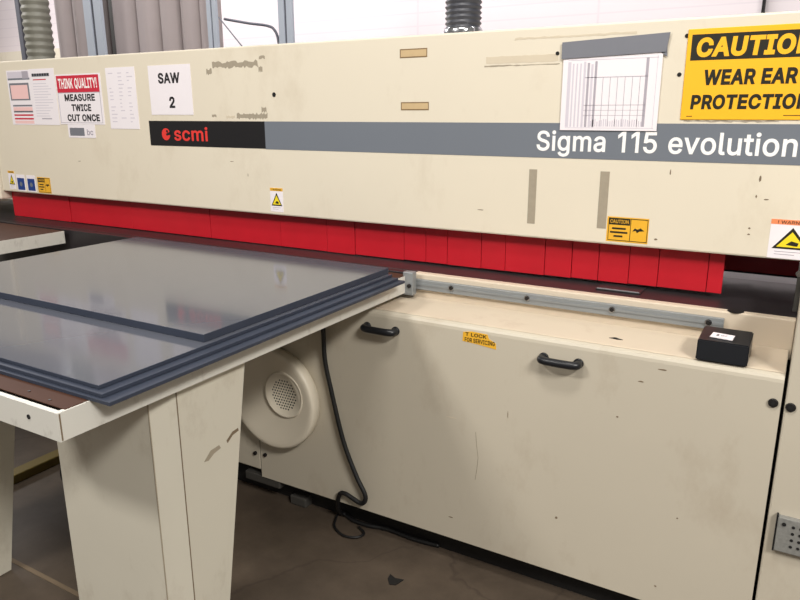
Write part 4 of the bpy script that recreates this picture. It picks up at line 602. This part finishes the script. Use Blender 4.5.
# ------------------------------------------------------------------ cable
cable = MB().tube([(-1.43, 1.895, .906), (-1.428, 1.895, .88), (-1.421, 1.9, .79), (-1.417, 1.9, .679), (-1.394, 1.9, .569), (-1.347, 1.9, .384), (-1.294, 1.9, .258), (-1.258, 1.9, .195),
    (-1.256, 1.9, .165), (-1.275, 1.9, .148), (-1.31, 1.9, .158), (-1.345, 1.9, .168), (-1.372, 1.905, .155), (-1.40, 1.93, .09), (-1.42, 1.97, .03),
    (-1.41, 1.99, .012), (-1.36, 1.975, .009), (-1.292, 1.975, .009), (-1.218, 1.99, .009), (-1.1, 1.985, .009), (-1.0, 1.995, .009)], .0085, 'rubber', 10)
tag(cable.build('power_cable', None, loc=(-1.3, 1.95, 0)), 'black cable hanging down the cabinet front and looping onto the floor', 'cable')
c2 = MB().tube([(-1.44, 1.985, .008), (-1.425, 1.945, .008), (-1.40, 1.905, .008), (-1.34, 1.875, .008), (-1.29, 1.89, .008), (-1.28, 1.925, .008), (-1.32, 1.95, .008)], .0045, 'rubber', 8)
tag(c2.build('cable_loop', None, loc=(-1.35, 1.93, 0)), 'thin dark cable loop lying on the concrete below the hanging cable', 'cable')
fm = MB().prism([(-1.075, 1.775), (-1.05, 1.765), (-1.02, 1.772), (-1.03, 1.735), (-1.05, 1.728), (-1.07, 1.75)], 'z', .0005, .003, 'kick')  # thin dark patch standing for a floor stain
tag(fm.build('floor_stain', None, loc=(-1.05, 1.75, 0)), 'small dark stain on the concrete floor in front of the cabinet', 'stain')
# items under the tables
tag(MB().box(-2.84, -2.775, 1.3, 1.8, 0, .04, 'wood_yellow', .004).build('yellow_bar', None, loc=(-2.8, 1.5, 0)), 'yellow bar lying on the floor between the two pedestal legs', 'bar')
hs = MB().tube([(-2.45, 1.87, .75), (-2.50, 1.86, .5), (-2.60, 1.78, .28), (-2.62, 1.7, .14), (-2.56, 1.6, .05), (-2.4, 1.62, .031), (-2.2, 1.75, .031)], .03, 'rubber', 14)
tag(hs.build('black_hose', None, loc=(-2.5, 1.85, 0)), 'black hose curving down behind the nearest pedestal leg', 'hose')

# ------------------------------------------------------------------ behind the beam
T = thing('dust_collector', 'row of tall grey cloth filter bags standing behind the beam', 'dust collector', (-6, 5.3, 0))
def bag(xc, w, yc_=5.0):
    n = 40; t = bmesh.new(); rows = []
    ph = random.random()*6
    for z in [i*.25 for i in range(17)]:
        rr = []
        for k in range(n):
            a = 2*PI*k/n
            r_ = w/2*(1+.03*math.sin(5*a+ph+z*.6)+.02*math.sin(9*a+ph*2))
            rr.append(t.verts.new((xc+r_*math.cos(a), yc_+w/2+r_*math.sin(a), z+.02)))
        rows.append(rr)
    for a_, b_ in zip(rows, rows[1:]):
        for k in range(n): t.faces.new((a_[k], a_[(k+1) % n], b_[(k+1) % n], b_[k]))
    t.faces.new(rows[0][::-1]); t.faces.new(rows[-1]); bmesh.ops.recalc_face_normals(t, faces=t.faces)
    for f_ in t.faces: f_.smooth = True
    MB().merge(t, 'bag').build('filter_bag', T)
for x0, x1 in ((-7.27, -7.03), (-7.02, -6.66), (-6.40, -6.06), (-6.05, -5.70), (-5.69, -5.43), (-5.42, -5.17), (-5.16, -4.96)):
    bag((x0+x1)/2+.08, (x1-x0)*.97)
MB().box(-7.6, -5.75, 5.5, 5.56, 0, 4, 'darkmetal').build('gap_darkening_panel', T)  # added dark sheet, makes the gaps between the bags look shaded
def corrugated(c, r, z0, z1, pitch, amp, m, y):
    prof = []; z = z0
    while z < z1:
        prof += [(r, z), (r+amp, z+pitch*.35), (r+amp, z+pitch*.55), (r, z+pitch*.9)]; z += pitch
    return MB().lathe(prof, (c, y, 0), 'z', m, 32)
tag(corrugated(-7.06, .125, 0, 4, .07, .012, 'hose_olive', 4.75).build('flexible_duct', None, loc=(-7.06, 4.75, 0)), 'thick ribbed olive grey flexible duct at the left behind the beam', 'duct')
tag(MB().box(-7.60, -7.53, 4.88, 4.95, 0, 4, 'post_dark', .004).build('steel_post', None, loc=(-7.56, 4.9, 0)), 'dark grey steel post left of the ribbed duct', 'post')
def post(x0, x1, y_, label):
    w = x1-x0
    b = MB().box(x0, x0+w*.42, y_, y_+.03, 0, 4, 'post', .003).box(x0+w*.42, x0+w*.58, y_+.012, y_+.02, 0, 4, 'post_dark').box(x0+w*.58, x1, y_, y_+.03, 0, 4, 'post', .003)
    return tag(b.build('steel_post', None, loc=((x0+x1)/2, y_, 0)), label, 'post')
post(-6.18, -5.93, 4.65, 'wide pale blue grey steel post in front of the filter bags')
post(-4.77, -4.66, 4.83, 'slim grey steel post at the right end of the filter bags')
post(-4.11, -3.96, 5.0, 'double grey steel post standing alone against the white wall')
tag(MB().tube([(-4.78, 5.06, 2.352), (-4.5, 5.06, 2.30), (-4.28, 5.06, 2.265), (-4.2, 5.06, 2.22), (-4.165, 5.06, 2.12), (-4.16, 5.06, 1.9), (-4.16, 5.06, 0)], .012, 'post_dark', 10).build('conduit', None, loc=(-4.16, 5.06, 0)), 'thin grey conduit bent down between the two right steel posts', 'pipe')
tag(MB().tube([(-4.79, 5.0, 2.36), (-4.5, 5.0, 2.07), (-2.45, 5.0, .0)], .006, 'post_dark', 8, False).build('brace_wire', None, loc=(-4.5, 5.0, 2)), 'thin slanting wire below the bent conduit', 'wire')
T = thing('dust_hose', 'short black ribbed hose with bright clamp rising from the beam top', 'hose', (-1.14, 2.46, 1.789))
corrugated(-1.165, .060, 1.815, 2.9, .018, .006, 'hose_black', 2.46).build('hose', T)
lab(MB().lathe([(.058, 1.7895), (.069, 1.791), (.071, 1.80), (.071, 1.817), (.067, 1.825), (.060, 1.827)], (-1.165, 2.46, 0), 'z', 'chrome', 40).box(-1.115, -1.09, 2.385, 2.40, 1.80, 1.818, 'chrome', .002).build('clamp', T), 'bright metal clamp')
tag(MB().box(-.62, -.595, 7.9, 7.99, 0, 4.5, 'hole').build('dark_pipe', None, loc=(-.607, 7.95, 0)), 'thin dark vertical pipe on the white wall at the right', 'pipe')

# ------------------------------------------------------------------ light
w = bpy.data.worlds.new('world'); S.world = w; w.use_nodes = True
w.node_tree.nodes['Background'].inputs[0].default_value = (1, .95, .88, 1)
w.node_tree.nodes['Background'].inputs[1].default_value = .24
def area(name, loc, target, size, power, col):
    l = bpy.data.lights.new(name, 'AREA'); l.energy = power; l.size = size[0]; l.shape = 'RECTANGLE'; l.size_y = size[1]; l.color = col
    o = bpy.data.objects.new(name, l); COL.objects.link(o); o.location = loc
    o.rotation_euler = (Vector(target)-Vector(loc)).to_track_quat('-Z', 'Y').to_euler(); return o
WARM = (1, .96, .905)
area('ceiling_lamp_right', (3.2, -1.3, 4.6), (-.9, 1.8, 1.0), (1.6, .6), 290, WARM)
area('ceiling_lamp_left', (-3.2, -2.1, 4.5), (-2.4, 2.2, 1.0), (1.2, .5), 150, WARM)
area('ceiling_lamp_middle', (-.5, .1, 4.8), (-.8, 2.0, 0), (1.2, .5), 75, WARM)
area('ceiling_lamp_back', (-3.5, 4.3, 5.6), (-3.5, 8, 1.8), (8, .8), 300, (1, .965, .965))
area('ceiling_lamp_far_left', (-11, 3.7, 5.2), (-6, 6, 1.8), (3, 1), 420, (1, .965, .965))
S.view_settings.view_transform = 'Standard'; S.view_settings.look = 'None'; S.view_settings.exposure = .03; S.view_settings.gamma = 1
S.view_settings.use_curve_mapping = False
